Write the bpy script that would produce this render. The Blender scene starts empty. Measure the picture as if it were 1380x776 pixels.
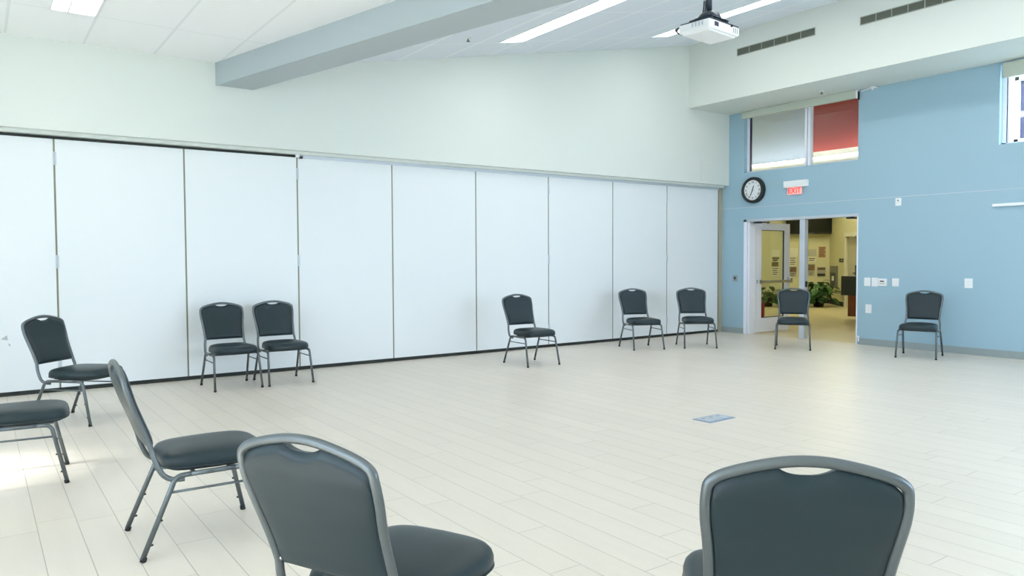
import bpy, bmesh, math, random
from mathutils import Vector, Matrix
random.seed(7)
PI = math.pi
SC = bpy.context.scene
COL = SC.collection

# ------------------------------------------------------------------ helpers
def lin(c):
    c /= 255.0
    return c / 12.92 if c <= 0.04045 else ((c + 0.055) / 1.055) ** 2.4

def rgb(r, g, b):
    return (lin(r), lin(g), lin(b), 1.0)

def mat(name, col, rough=0.5, metal=0.0, spec=0.5, emit=None, estr=0.0, bump=None, vary=None, coat=0.0):
    m = bpy.data.materials.new(name)
    m.use_nodes = True
    nt = m.node_tree
    b = nt.nodes['Principled BSDF']
    b.inputs['Base Color'].default_value = col
    b.inputs['Roughness'].default_value = rough
    b.inputs['Metallic'].default_value = metal
    b.inputs['Specular IOR Level'].default_value = spec
    b.inputs['Coat Weight'].default_value = coat
    if emit:
        b.inputs['Emission Color'].default_value = emit
        b.inputs['Emission Strength'].default_value = estr
    if vary or bump:
        tc = nt.nodes.new('ShaderNodeTexCoord')
    if vary:
        sc, amt = vary
        n = nt.nodes.new('ShaderNodeTexNoise'); n.inputs['Scale'].default_value = sc
        n.inputs['Detail'].default_value = 3
        nt.links.new(tc.outputs['Object'], n.inputs['Vector'])
        mx = nt.nodes.new('ShaderNodeMix'); mx.data_type = 'RGBA'
        mx.inputs[6].default_value = tuple(c * (1 - amt) for c in col[:3]) + (1,)
        mx.inputs[7].default_value = tuple(min(1, c * (1 + amt)) for c in col[:3]) + (1,)
        nt.links.new(n.outputs['Fac'], mx.inputs[0])
        nt.links.new(mx.outputs[2], b.inputs['Base Color'])
    if bump:
        sc, st, dist = bump
        n2 = nt.nodes.new('ShaderNodeTexNoise'); n2.inputs['Scale'].default_value = sc
        n2.inputs['Detail'].default_value = 2
        nt.links.new(tc.outputs['Object'], n2.inputs['Vector'])
        bp = nt.nodes.new('ShaderNodeBump'); bp.inputs['Strength'].default_value = st
        bp.inputs['Distance'].default_value = dist
        nt.links.new(n2.outputs['Fac'], bp.inputs['Height'])
        nt.links.new(bp.outputs['Normal'], b.inputs['Normal'])
    return m

def glass_mat(name, tint=(0.93, 0.96, 0.97, 1), refl=0.06):
    m = bpy.data.materials.new(name); m.use_nodes = True
    nt = m.node_tree; nt.nodes.clear()
    o = nt.nodes.new('ShaderNodeOutputMaterial')
    mx = nt.nodes.new('ShaderNodeMixShader')
    t = nt.nodes.new('ShaderNodeBsdfTransparent'); t.inputs[0].default_value = tint
    g = nt.nodes.new('ShaderNodeBsdfGlossy'); g.inputs['Roughness'].default_value = 0.02
    mx.inputs[0].default_value = refl
    nt.links.new(t.outputs[0], mx.inputs[1]); nt.links.new(g.outputs[0], mx.inputs[2])
    nt.links.new(mx.outputs[0], o.inputs[0])
    return m

class MB:
    """collects geometry and links it as ONE mesh object"""
    def __init__(self):
        self.v = []; self.f = []; self.s = []
    def add(self, verts, faces, smooth=False):
        o = len(self.v)
        self.v += [tuple(x) for x in verts]
        for f in faces:
            self.f.append([i + o for i in f]); self.s.append(smooth)
        return self
    def box(self, x0, x1, y0, y1, z0, z1, bev=0.0, M=None):
        x0, x1 = min(x0, x1), max(x0, x1); y0, y1 = min(y0, y1), max(y0, y1); z0, z1 = min(z0, z1), max(z0, z1)
        if bev <= 0:
            vs = [(x, y, z) for z in (z0, z1) for y in (y0, y1) for x in (x0, x1)]
            fs = [(0, 2, 3, 1), (4, 5, 7, 6), (0, 1, 5, 4), (2, 6, 7, 3), (0, 4, 6, 2), (1, 3, 7, 5)]
            sm = False
        else:
            bm = bmesh.new()
            bmesh.ops.create_cube(bm, size=1)
            for v in bm.verts:
                v.co = Vector(((x0 + x1) / 2 + v.co.x * (x1 - x0), (y0 + y1) / 2 + v.co.y * (y1 - y0), (z0 + z1) / 2 + v.co.z * (z1 - z0)))
            bmesh.ops.bevel(bm, geom=bm.edges[:], offset=bev, segments=2, affect='EDGES', profile=0.5)
            bm.verts.index_update()
            vs = [tuple(v.co) for v in bm.verts]; fs = [[v.index for v in f.verts] for f in bm.faces]
            bm.free(); sm = False
        if M is not None:
            vs = [tuple(M @ Vector(v)) for v in vs]
        return self.add(vs, fs, sm)
    def prism(self, poly, z0, z1, M=None):
        n = len(poly)
        vs = [(p[0], p[1], z0) for p in poly] + [(p[0], p[1], z1) for p in poly]
        fs = [list(range(n))[::-1], list(range(n, 2 * n))] + [(i, (i + 1) % n, n + (i + 1) % n, n + i) for i in range(n)]
        if M is not None: vs = [tuple(M @ Vector(v)) for v in vs]
        return self.add(vs, fs)
    def tube(self, pts, r, seg=12, caps=True, r2=None, up=None):
        """sweep an (r x r2) ellipse along pts"""
        pts = [Vector(p) for p in pts]; n = len(pts)
        r2 = r2 or r
        vs = []; fs = []
        prev = None
        for i, p in enumerate(pts):
            t = (pts[min(i + 1, n - 1)] - pts[max(i - 1, 0)]).normalized()
            if prev is None:
                a = Vector(up) if up else (Vector((0, 0, 1)) if abs(t.z) < 0.9 else Vector((1, 0, 0)))
            else:
                a = prev
            a = (a - t * a.dot(t)).normalized(); prev = a
            b = t.cross(a)
            for k in range(seg):
                th = 2 * PI * k / seg
                vs.append(p + a * (r * math.cos(th)) + b * (r2 * math.sin(th)))
        for i in range(n - 1):
            for k in range(seg):
                k2 = (k + 1) % seg
                fs.append((i * seg + k, i * seg + k2, (i + 1) * seg + k2, (i + 1) * seg + k))
        self.add(vs, fs, True)
        if caps:
            o = len(self.v) - len(vs)
            self.f.append([o + k for k in range(seg)][::-1]); self.s.append(False)
            self.f.append([o + (n - 1) * seg + k for k in range(seg)]); self.s.append(False)
        return self
    def lathe(self, prof, c=(0, 0, 0), seg=32, axis='z', smooth=True):
        vs = []; fs = []; n = len(prof)
        for k in range(seg):
            th = 2 * PI * k / seg
            for (r, h) in prof:
                a, b = r * math.cos(th), r * math.sin(th)
                if axis == 'z': vs.append((c[0] + a, c[1] + b, c[2] + h))
                elif axis == 'y': vs.append((c[0] + a, c[1] + h, c[2] + b))
                else: vs.append((c[0] + h, c[1] + a, c[2] + b))
        for k in range(seg):
            k2 = (k + 1) % seg
            for i in range(n - 1):
                q = (k * n + i, k2 * n + i, k2 * n + i + 1, k * n + i + 1)
                fs.append(q if axis != 'y' else q[::-1])
        return self.add(vs, fs, smooth)
    def quad(self, a, b, c, d):
        return self.add([a, b, c, d], [(0, 1, 2, 3)])
    def build(self, name, m, parent=None, loc=None, fix=True):
        me = bpy.data.meshes.new(name)
        me.from_pydata(self.v, [], self.f)
        me.update()
        for p, s in zip(me.polygons, self.s): p.use_smooth = s
        if fix:
            bm = bmesh.new(); bm.from_mesh(me)
            bmesh.ops.recalc_face_normals(bm, faces=bm.faces[:])
            bm.to_mesh(me); bm.free()
        me.materials.append(m)
        o = bpy.data.objects.new(name, me); COL.objects.link(o)
        if parent: o.parent = parent
        if loc: o.location = loc
        return o

def tag(o, label=None, cat=None, group=None, kind=None):
    if label: o['label'] = label
    if cat: o['category'] = cat
    if group: o['group'] = group
    if kind: o['kind'] = kind
    return o

def thing(name, label, cat, loc=(0, 0, 0), rz=0.0, group=None):
    o = bpy.data.objects.new(name, None); COL.objects.link(o)
    o.empty_display_size = 0.1
    o.location = loc; o.rotation_euler = (0, 0, rz)
    return tag(o, label, cat, group)

def struct(name, mb, m, label=None):
    o = mb.build(name, m)
    return tag(o, label, None, None, 'structure')

def struct_empty(name, label=None):
    o = bpy.data.objects.new(name, None); COL.objects.link(o)
    return tag(o, label, None, None, 'structure')

def dup(root, name, label, loc, rz, group=None):
    r = root.copy(); COL.objects.link(r)
    r.name = name; r.location = loc; r.rotation_euler = (0, 0, rz)
    tag(r, label, root['category'], group)
    for ch in list(root.children):
        c = ch.copy(); COL.objects.link(c); c.parent = r
        for g in ch.children:
            d = g.copy(); COL.objects.link(d); d.parent = c
    return r

def smooth_path(pts, rad, n=6):
    """polyline with rounded corners (quadratic)"""
    pts = [Vector(p) for p in pts]; out = [pts[0]]
    for i in range(1, len(pts) - 1):
        p0, p, p1 = pts[i - 1], pts[i], pts[i + 1]
        a = (p0 - p); b = (p1 - p)
        r = min(rad, a.length * 0.48, b.length * 0.48)
        A = p + a.normalized() * r; B = p + b.normalized() * r
        for k in range(n + 1):
            t = k / n
            out.append(A * (1 - t) ** 2 + p * 2 * t * (1 - t) + B * t ** 2)
    out.append(pts[-1])
    return out

def catmull(pts, n=8):
    pts = [Vector(p) for p in pts]; out = []
    for i in range(len(pts) - 1):
        p0 = pts[max(i - 1, 0)]; p1 = pts[i]; p2 = pts[i + 1]; p3 = pts[min(i + 2, len(pts) - 1)]
        for k in range(n):
            t = k / n
            out.append(0.5 * ((2 * p1) + (-p0 + p2) * t + (2 * p0 - 5 * p1 + 4 * p2 - p3) * t * t + (-p0 + 3 * p1 - 3 * p2 + p3) * t ** 3))
    out.append(pts[-1])
    return out

def interp(tab, x):
    if x <= tab[0][0]: return tab[0][1]
    for (a, fa), (b, fb) in zip(tab, tab[1:]):
        if x <= b:
            t = (x - a) / (b - a); return fa + (fb - fa) * t
    return tab[-1][1]

def text_mesh(txt, size, depth=0.002):
    cu = bpy.data.curves.new('t', 'FONT'); cu.body = txt; cu.size = size
    cu.align_x = 'CENTER'; cu.align_y = 'CENTER'; cu.extrude = depth
    o = bpy.data.objects.new('t', cu); COL.objects.link(o)
    dg = bpy.context.evaluated_depsgraph_get(); dg.update()
    me = bpy.data.meshes.new_from_object(o.evaluated_get(dg))
    vs = [v.co.copy() for v in me.vertices]; fs = [list(p.vertices) for p in me.polygons]
    bpy.data.objects.remove(o); bpy.data.curves.remove(cu); bpy.data.meshes.remove(me)
    return vs, fs

# ------------------------------------------------------------------ materials
M = {}
M['cream'] = mat('cream_paint', rgb(217, 223, 218), 0.75, bump=(180, 0.06, 0.002))
M['blue'] = mat('teal_blue_paint', rgb(155, 186, 202), 0.6, bump=(180, 0.06, 0.002))
M['panel'] = mat('white_laminate', rgb(228, 233, 236), 0.42, vary=(0.6, 0.012))
M['seam'] = mat('bronze_edge', rgb(128, 128, 112), 0.5, 0.3)
M['black'] = mat('black_rubber', rgb(30, 36, 32), 0.6)
M['alu'] = mat('satin_aluminium', rgb(196, 204, 212), 0.4, 0.35)
M['beigepost'] = mat('beige_post', rgb(172, 168, 146), 0.5)
M['basebd'] = mat('grey_vinyl_base', rgb(146, 158, 160), 0.5)
M['beam'] = mat('beam_paint', rgb(176, 187, 192), 0.7)
M['white'] = mat('white_plastic', rgb(236, 238, 240), 0.35)
M['doorwhite'] = mat('white_aluminium', rgb(234, 237, 247), 0.35, 0.0)
M['grey'] = mat('grey_plastic', rgb(150, 155, 160), 0.45)
M['darkgrey'] = mat('dark_steel', rgb(62, 70, 80), 0.4, 0.5)
M['ventgrille'] = mat('vent_grille', rgb(112, 118, 106), 0.5, 0.2)
M['ventframe'] = mat('vent_frame', rgb(176, 184, 176), 0.5, 0.2)
M['ventdark'] = mat('vent_dark', rgb(70, 76, 68), 0.6)
M['glass'] = glass_mat('clear_glass')
M['vinyl'] = mat('black_vinyl', rgb(36, 50, 55), 0.36, 0, 0.3, bump=(420, 0.12, 0.001))
M['frame'] = mat('hammered_grey_metal', rgb(104, 111, 114), 0.34, 0.65, bump=(260, 0.12, 0.001))
M['rubber'] = mat('dark_rubber_foot', rgb(26, 28, 28), 0.6)
M['pan'] = mat('dark_board', rgb(40, 42, 42), 0.7)
M['chrome'] = mat('chrome', rgb(220, 222, 226), 0.18, 0.9)
M['red'] = mat('red_paint', rgb(176, 40, 40), 0.35)
M['redwall'] = mat('red_wall_paint', rgb(186, 70, 62), 0.7)
M['skyrefl'] = mat('grey_blue_sky_reflection', rgb(204, 217, 236), 0.7)  # grey-blue wall colour stands in for sky reflected in the left pane
M['lobby'] = mat('lobby_cream_paint', rgb(222, 219, 182), 0.7)
M['brown'] = mat('brown_wood', rgb(118, 62, 30), 0.45, vary=(7, 0.25))
M['counter'] = mat('dark_green_laminate', rgb(46, 56, 56), 0.4)
M['tv'] = mat('tv_screen', rgb(14, 20, 18), 0.18)
M['tvb'] = mat('tv_bezel', rgb(20, 22, 22), 0.4)
M['leaf'] = mat('leaf_green', rgb(58, 104, 48), 0.4, vary=(5, 0.35))
M['pot'] = mat('dark_pot', rgb(58, 44, 40), 0.5)
M['soil'] = mat('soil', rgb(50, 40, 30), 0.9)
M['steel'] = mat('brushed_steel', rgb(142, 144, 138), 0.35, 0.7)
M['paper'] = mat('white_paper', rgb(236, 234, 214), 0.7)
M['paper2'] = mat('grey_paper', rgb(196, 194, 178), 0.7)
M['paper3'] = mat('salmon_paper', rgb(204, 158, 128), 0.7)
M['ink'] = mat('dark_print', rgb(74, 70, 62), 0.7)
M['photo'] = mat('brown_print', rgb(126, 104, 84), 0.7, vary=(14, 0.5))
M['ledge'] = mat('white_ledge', rgb(228, 226, 210), 0.6)
M['siding'] = mat('outside_siding', rgb(206, 212, 214), 0.7)
M['ground'] = mat('outside_concrete', rgb(214, 213, 207), 0.9)
M['shade'] = mat('shade_fabric', rgb(188, 196, 184), 0.8)
M['clockface'] = mat('clock_face', rgb(232, 236, 240), 0.5)
M['exit'] = mat('exit_red', rgb(225, 30, 22), 0.5, emit=rgb(255, 45, 30), estr=0.9)
M['acrylic'] = mat('exit_acrylic', rgb(246, 200, 194), 0.3, emit=rgb(255, 120, 105), estr=0.3)
M['boxlid'] = mat('floor_box_lid', rgb(140, 160, 186), 0.35, 0.5)
M['lens'] = mat('dark_port', rgb(40, 44, 74), 0.3)
M['lcd'] = mat('lcd', rgb(96, 110, 100), 0.3)
M['scuff'] = mat('scuff_mark', rgb(176, 186, 188), 0.6)
M['lamp'] = mat('lamp_diffuser', rgb(250, 250, 250), 0.5, emit=(1.0, 0.98, 0.94, 1), estr=7.5)
M['lobbylamp'] = mat('lobby_lamp_diffuser', rgb(250, 246, 230), 0.5, emit=(0.97, 0.93, 0.64, 1), estr=18.0)
M['covelamp'] = mat('cove_lamp', rgb(250, 250, 250), 0.5, emit=(1.0, 0.98, 0.92, 1), estr=34.0)

def floor_material(name, base, line, amber=None):
    m = bpy.data.materials.new(name); m.use_nodes = True
    nt = m.node_tree; N = nt.nodes; L = nt.links
    b = N['Principled BSDF']
    def math_(op, a, bb=None, c=None):
        n = N.new('ShaderNodeMath'); n.operation = op
        for i, x in enumerate((a, bb, c)):
            if x is None: continue
            if isinstance(x, (int, float)): n.inputs[i].default_value = x
            else: L.new(x, n.inputs[i])
        return n.outputs[0]
    g = N.new('ShaderNodeNewGeometry')
    sx = N.new('ShaderNodeSeparateXYZ'); L.new(g.outputs['Position'], sx.inputs[0])
    W, LEN = 0.1815, 1.16
    ry = math_('DIVIDE', math_('ADD', sx.outputs[1], 11.204 + 40 * W), W)
    row = math_('FLOOR', ry); fy = math_('FRACT', ry)
    wn = N.new('ShaderNodeTexWhiteNoise'); wn.noise_dimensions = '1D'; L.new(row, wn.inputs['W'])
    rx = math_('ADD', math_('DIVIDE', math_('ADD', sx.outputs[0], 60.0), LEN), wn.outputs['Value'])
    colr = math_('FLOOR', rx); fx = math_('FRACT', rx)
    ey = math_('MULTIPLY', math_('MINIMUM', fy, math_('SUBTRACT', 1.0, fy)), W)
    ex = math_('MULTIPLY', math_('MINIMUM', fx, math_('SUBTRACT', 1.0, fx)), LEN)
    ed = math_('MINIMUM', ey, ex)
    mr = N.new('ShaderNodeMapRange'); mr.inputs[1].default_value = 0.0008; mr.inputs[2].default_value = 0.0026
    mr.inputs[3].default_value = 1.0; mr.inputs[4].default_value = 0.0
    L.new(ed, mr.inputs[0])
    cid = N.new('ShaderNodeCombineXYZ'); L.new(row, cid.inputs[0]); L.new(colr, cid.inputs[1])
    wn2 = N.new('ShaderNodeTexWhiteNoise'); wn2.noise_dimensions = '2D'; L.new(cid.outputs[0], wn2.inputs['Vector'])
    mp = N.new('ShaderNodeMapping'); mp.inputs['Scale'].default_value = (1.2, 9.0, 1)
    L.new(g.outputs['Position'], mp.inputs[0])
    no = N.new('ShaderNodeTexNoise'); no.inputs['Scale'].default_value = 1.6; no.inputs['Detail'].default_value = 4
    L.new(mp.outputs[0], no.inputs['Vector'])
    tone = math_('ADD', math_('MULTIPLY', math_('SUBTRACT', wn2.outputs['Value'], 0.5), 0.045), math_('MULTIPLY', math_('SUBTRACT', no.outputs['Fac'], 0.5), 0.11))
    tone = math_('ADD', tone, 1.0)
    vm = N.new('ShaderNodeVectorMath'); vm.operation = 'SCALE'; vm.inputs[0].default_value = base[:3]
    L.new(tone, vm.inputs['Scale'])
    mx = N.new('ShaderNodeMix'); mx.data_type = 'RGBA'
    L.new(math_('MULTIPLY', mr.outputs[0], 0.75), mx.inputs[0]); L.new(vm.outputs[0], mx.inputs[6]); mx.inputs[7].default_value = line
    L.new(mx.outputs[2], b.inputs['Base Color'])
    b.inputs['Roughness'].default_value = 0.34
    b.inputs['Specular IOR Level'].default_value = 0.45
    L.new(math_('ADD', 0.30, math_('MULTIPLY', no.outputs['Fac'], 0.12)), b.inputs['Roughness'])
    bp = N.new('ShaderNodeBump'); bp.inputs['Strength'].default_value = 0.4; bp.inputs['Distance'].default_value = 0.002
    L.new(math_('SUBTRACT', 1.0, mr.outputs[0]), bp.inputs['Height']); L.new(bp.outputs['Normal'], b.inputs['Normal'])
    return m

M['floor'] = floor_material('plank_tile_floor', rgb(222, 212, 198), rgb(146, 142, 131))
M['lobbyfloor'] = mat('lobby_floor_tile', rgb(214, 200, 160), 0.32, vary=(1.5, 0.04))

def ceiling_material(name, base, line, y0, py, x0, px):
    m = bpy.data.materials.new(name); m.use_nodes = True
    nt = m.node_tree; N = nt.nodes; L = nt.links; b = N['Principled BSDF']
    def math_(op, a, bb=None):
        n = N.new('ShaderNodeMath'); n.operation = op
        for i, x in enumerate((a, bb)):
            if x is None: continue
            if isinstance(x, (int, float)): n.inputs[i].default_value = x
            else: L.new(x, n.inputs[i])
        return n.outputs[0]
    g = N.new('ShaderNodeNewGeometry')
    sx = N.new('ShaderNodeSeparateXYZ'); L.new(g.outputs['Position'], sx.inputs[0])
    def edge(s, o, p, w):
        f = math_('FRACT', math_('DIVIDE', math_('SUBTRACT', s, o - 40 * p), p))
        e = math_('MULTIPLY', math_('MINIMUM', f, math_('SUBTRACT', 1.0, f)), p)
        return math_('LESS_THAN', e, w)
    k = math_('MAXIMUM', edge(sx.outputs[1], y0, py, 0.013), edge(sx.outputs[0], x0, px, 0.008))
    no = N.new('ShaderNodeTexNoise'); no.inputs['Scale'].default_value = 90
    L.new(g.outputs['Position'], no.inputs['Vector'])
    vm = N.new('ShaderNodeVectorMath'); vm.operation = 'SCALE'; vm.inputs[0].default_value = base[:3]
    L.new(math_('ADD', 0.98, math_('MULTIPLY', no.outputs['Fac'], 0.04)), vm.inputs['Scale'])
    mx = N.new('ShaderNodeMix'); mx.data_type = 'RGBA'
    L.new(k, mx.inputs[0]); L.new(vm.outputs[0], mx.inputs[6]); mx.inputs[7].default_value = line
    L.new(mx.outputs[2], b.inputs['Base Color'])
    b.inputs['Roughness'].default_value = 0.85
    bp = N.new('ShaderNodeBump'); bp.inputs['Strength'].default_value = 0.5; bp.inputs['Distance'].default_value = 0.006
    L.new(math_('SUBTRACT', 1.0, k), bp.inputs['Height']); L.new(bp.outputs['Normal'], b.inputs['Normal'])
    return m

M['ceil_l'] = ceiling_material('ceiling_tiles_left', rgb(248, 250, 252), rgb(234, 238, 241), -9.93, 0.69, 1.30, 2.44)
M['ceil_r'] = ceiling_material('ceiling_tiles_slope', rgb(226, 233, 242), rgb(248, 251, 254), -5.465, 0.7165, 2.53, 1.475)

# ------------------------------------------------------------------ camera
f_px = 1013.134
cam = bpy.data.cameras.new('camera'); camo = bpy.data.objects.new('camera', cam); COL.objects.link(camo)
cam.sensor_fit = 'HORIZONTAL'; cam.sensor_width = 36.0; cam.lens = f_px / 1380 * 36.0
cam.clip_start = 0.05; cam.clip_end = 200
yaw, pit, rol = math.radians(54.494226), math.radians(2.173647), math.radians(-0.281639)
fw = Vector((-math.sin(yaw) * math.cos(pit), math.cos(yaw) * math.cos(pit), -math.sin(pit)))
r0 = Vector((math.cos(yaw), math.sin(yaw), 0)); u0 = r0.cross(fw)
rr = r0 * math.cos(rol) + u0 * math.sin(rol); uu = -r0 * math.sin(rol) + u0 * math.cos(rol)
mw = Matrix.Identity(4)
for i in range(3):
    mw[i][0] = rr[i]; mw[i][1] = uu[i]; mw[i][2] = -fw[i]
mw[0][3], mw[1][3], mw[2][3] = 9.415, -11.615, 1.40
camo.matrix_world = mw
SC.camera = camo

# ------------------------------------------------------------------ room shell
XR, YN = 12.0, -16.0                      # far right wall, window wall
HX = 0.20                                  # face of the wall over the partition
CL = 3.71                                  # level ceiling height
K = 0.192                                  # slope of the sloping ceiling
def zr(y): return 3.958 + K * (y + 7.595)
BK = 0.25                                  # plan skew of the beam
def yb_near(x): return -9.277 + BK * (x - HX)
def yb_far(x): return -8.845 + BK * (x - HX)

struct('floor', MB().box(-0.4, XR + 0.2, YN - 0.2, 0.1, -0.12, 0.0), M['floor'])
struct('floor_lobby', MB().box(-7.5, 4.2, 0.1, 13.0, -0.12, 0.0), M['lobbyfloor'])

def wall_xz(y0, y1, x0, x1, z0, z1, holes):
    """box wall in the x-z plane with rectangular holes (clean grid)"""
    xs = sorted(set([x0, x1] + [h[0] for h in holes] + [h[1] for h in holes]))
    zs = sorted(set([z0, z1] + [h[2] for h in holes] + [h[3] for h in holes]))
    def solid(i, j):
        if i < 0 or j < 0 or i >= len(xs) - 1 or j >= len(zs) - 1: return False
        cx, cz = (xs[i] + xs[i + 1]) / 2, (zs[j] + zs[j + 1]) / 2
        return not any(h[0] < cx < h[1] and h[2] < cz < h[3] for h in holes)
    mb = MB()
    for i in range(len(xs) - 1):
        for j in range(len(zs) - 1):
            if not solid(i, j): continue
            a, b, c, d = xs[i], xs[i + 1], zs[j], zs[j + 1]
            mb.quad((a, y0, c), (b, y0, c), (b, y0, d), (a, y0, d))
            mb.quad((a, y1, d), (b, y1, d), (b, y1, c), (a, y1, c))
            if not solid(i - 1, j): mb.quad((a, y0, c), (a, y0, d), (a, y1, d), (a, y1, c))
            if not solid(i + 1, j): mb.quad((b, y0, d), (b, y0, c), (b, y1, c), (b, y1, d))
            if not solid(i, j - 1): mb.quad((a, y0, c), (a, y1, c), (b, y1, c), (b, y0, c))
            if not solid(i, j + 1): mb.quad((a, y0, d), (b, y0, d), (b, y1, d), (a, y1, d))
    bm = bmesh.new()
    vs = [bm.verts.new(v) for v in mb.v]
    for f in mb.f: bm.faces.new([vs[i] for i in f])
    bmesh.ops.remove_doubles(bm, verts=bm.verts[:], dist=1e-5)
    bmesh.ops.recalc_face_normals(bm, faces=bm.faces[:])
    bm.verts.index_update()
    out = MB(); out.add([tuple(v.co) for v in bm.verts], [[v.index for v in f.verts] for f in bm.faces])
    bm.free()
    return out

# blue wall (photo right) with the door and two clerestory openings
DOOR = (0.552, 2.765, 0.0, 2.115)
WIN1 = (0.54, 2.745, 2.975, 4.06)
WIN2 = (4.795, 7.4, 2.96, 4.06)
struct('wall_right', wall_xz(0.0, 0.2, 0.0, XR, 0.0, 5.6, [DOOR, WIN1, WIN2]), M['blue'])
struct('trim_1', MB().box(0.02, XR, -0.004, 0.001, 2.331, 2.341), M['alu'])          # thin reveal line on the blue wall
# wall over the partition
struct('wall_left', MB().box(-0.35, HX, YN, 0.0, 2.773, 5.6), M['cream'])
struct('wall_left_return', MB().box(-0.35, -0.15, YN, 0.2, 0.0, 2.773), M['cream'])
# bulkhead over the blue wall
SOF = 4.088
struct('wall_bulkhead', MB().box(HX, XR, -1.13, -0.0, SOF, 5.6), M['cream'])
# out-of-view walls
FILL_WIN = [(-8.6, -6.3, 0.75, 3.0), (-6.0, -3.7, 0.75, 3.0), (-3.4, -1.3, 0.75, 3.0)]  # windows added in this unseen wall as fill for partition and blue wall
mb = wall_xz(XR, XR + 0.2, YN - 0.2, 0.2, 0.0, 5.6, FILL_WIN)
mb.v = [(y, x, z) for (x, y, z) in mb.v]
struct('wall_behind', mb, M['cream'])
WW = [(2.8, 3.7, 0.10, 3.4), (5.6, 7.5, 0.75, 3.0), (7.7, 9.6, 0.75, 3.0), (9.8, 11.7, 0.75, 3.0)]
struct('wall_near', wall_xz(YN - 0.2, YN, -0.35, XR + 0.2, 0.0, 5.6, WW), M['cream'])
# baseboards
struct('baseboard_right', MB().box(2.79, XR, -0.012, 0.0, 0.0, 0.104).box(0.03, 0.545, -0.012, 0.0, 0.0, 0.104), M['basebd'])

# ceilings: the level one up to the skewed beam, the sloping one beyond it
mb = MB()
P = [(-0.1, YN), (XR + 0.1, YN), (XR + 0.1, yb_near(XR + 0.1) + 0.05), (-0.1, yb_near(-0.1) + 0.05)]
mb.prism(P, CL, CL + 0.1)
struct('ceiling', mb, M['ceil_l'])
mb = MB()
xa, xb = -0.1, XR + 0.1
top = [(xa, yb_far(xa) - 0.1), (xb, yb_far(xb) - 0.1), (xb, -1.0), (xa, -1.0)]
vs = [(x, y, zr(y)) for x, y in top] + [(x, y, zr(y) + 0.1) for x, y in top]
mb.add(vs, [(3, 2, 1, 0), (4, 5, 6, 7), (0, 1, 5, 4), (1, 2, 6, 5), (2, 3, 7, 6), (3, 0, 4, 7)])
struct('ceiling_slope', mb, M['ceil_r'])
mb = MB()
xa = HX - 0.02
mb.prism([(xa, yb_near(xa)), (XR, yb_near(XR)), (XR, yb_far(XR)), (xa, yb_far(xa))], 3.447, 4.9)
tag(mb.build('ceiling_beam', M['beam']), 'grey painted ceiling beam running out from the wall above the partition', None, None, 'structure')

# ------------------------------------------------------------------ folding partition
PX = 0.03
seams = [-0.098, -1.498, -2.816, -4.202, -5.568, -6.932, -8.26, -9.604, -10.902, -12.25, -13.60]
plabels = [''] * 8 + ['white partition panel with small scuff marks at the left edge of the photo', 'white partition panel beyond the left edge of the photo']
plabels[0] = 'rightmost white partition panel, ending at the beige post by the blue wall'
plabels[1] = 'white partition panel second from the blue wall corner'
plabels[2] = 'white partition panel third from the blue wall corner'
plabels[3] = 'white partition panel directly behind the lone mid-wall chair'
plabels[4] = 'bare white partition panel just left of the one behind the lone mid-wall chair'
plabels[5] = 'white partition panel just right of the two chairs standing together'
plabels[6] = 'white partition panel directly behind the two chairs standing together'
plabels[7] = 'white partition panel left of the two chairs, behind the left chairs'
for i in range(10):
    y1, y0 = seams[i], seams[i + 1]
    left = y0 < -8.3                        # the left ones hang below a black gap
    ztop = 2.705
    t = thing('partition_panel', plabels[i], 'partition panel', (PX, (y0 + y1) / 2, 0), 0, 'folding partition panels')
    h = (y1 - y0) / 2
    MB().box(-0.08, 0.0, -h + 0.009, h - 0.009, 0.045, ztop, 0.003).build('board', M['panel'], t)
    MB().box(-0.078, -0.004, -h + 0.0, -h + 0.009, 0.045, ztop).build('edge_strip', M['seam'], t)
    MB().box(-0.078, -0.004, h - 0.009, h + 0.0, 0.045, ztop).build('edge_strip', M['seam'], t)
    MB().box(-0.07, -0.006, -h, h, 0.0, 0.045).build('bottom_seal', M['black'], t)
    if left:
        MB().box(-0.07, -0.012, -h, h, ztop, 2.735).build('top_seal', M['black'], t)
    else:
        MB().box(-0.07, 0.012, -h, h, 2.70, 2.738).build('top_seal', M['alu'], t)
    if i in (0, 2, 5, 7):                   # hinges on every second seam, on the left edge
        for zc in (0.30, 1.40, 2.50):
            b = MB(); b.box(0.0, 0.006, -h - 0.012, -h + 0.020, zc - 0.07, zc + 0.07, 0.002)
            b.tube([(0.007, -h, zc - 0.06), (0.007, -h, zc + 0.06)], 0.008, 8)
            b.build('hinge', M['alu'], t)
    if i == 8:
        def onpanel(y, z): return (0.0012, y - (y0 + y1) / 2, z)
        b = MB(); b.add([onpanel(-11.42, 0.60), onpanel(-11.365, 0.64), onpanel(-11.36, 0.585)], [(0, 1, 2)])
        b.add([onpanel(-11.36, 0.555), onpanel(-11.335, 0.54), onpanel(-11.345, 0.515)], [(0, 1, 2)])
        b.build('scuff_mark', M['scuff'], t)
struct('trim_2', MB().box(-0.1, 0.10, YN, -0.02, 2.738, 2.775), M['cream'])                  # soffit above the panels
struct('trim_3', MB().box(-0.06, 0.04, -8.262, -0.09, 2.708, 2.76), M['alu'])               # track strip
struct('trim_4', MB().box(-0.10, 0.05, -0.088, -0.0, 0.0, 2.74), M['beigepost'])             # end post
t = thing('track_mount', 'small dark and white bracket at the end of the partition track', 'bracket', (0.05, -8.26, 2.72))
MB().box(0.0, 0.03, -0.03, 0.02, -0.02, 0.02, 0.003).build('bracket_block', M['white'], t)
MB().box(0.0, 0.025, 0.02, 0.06, -0.03, 0.0).build('bracket_clip', M['black'], t)
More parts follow.
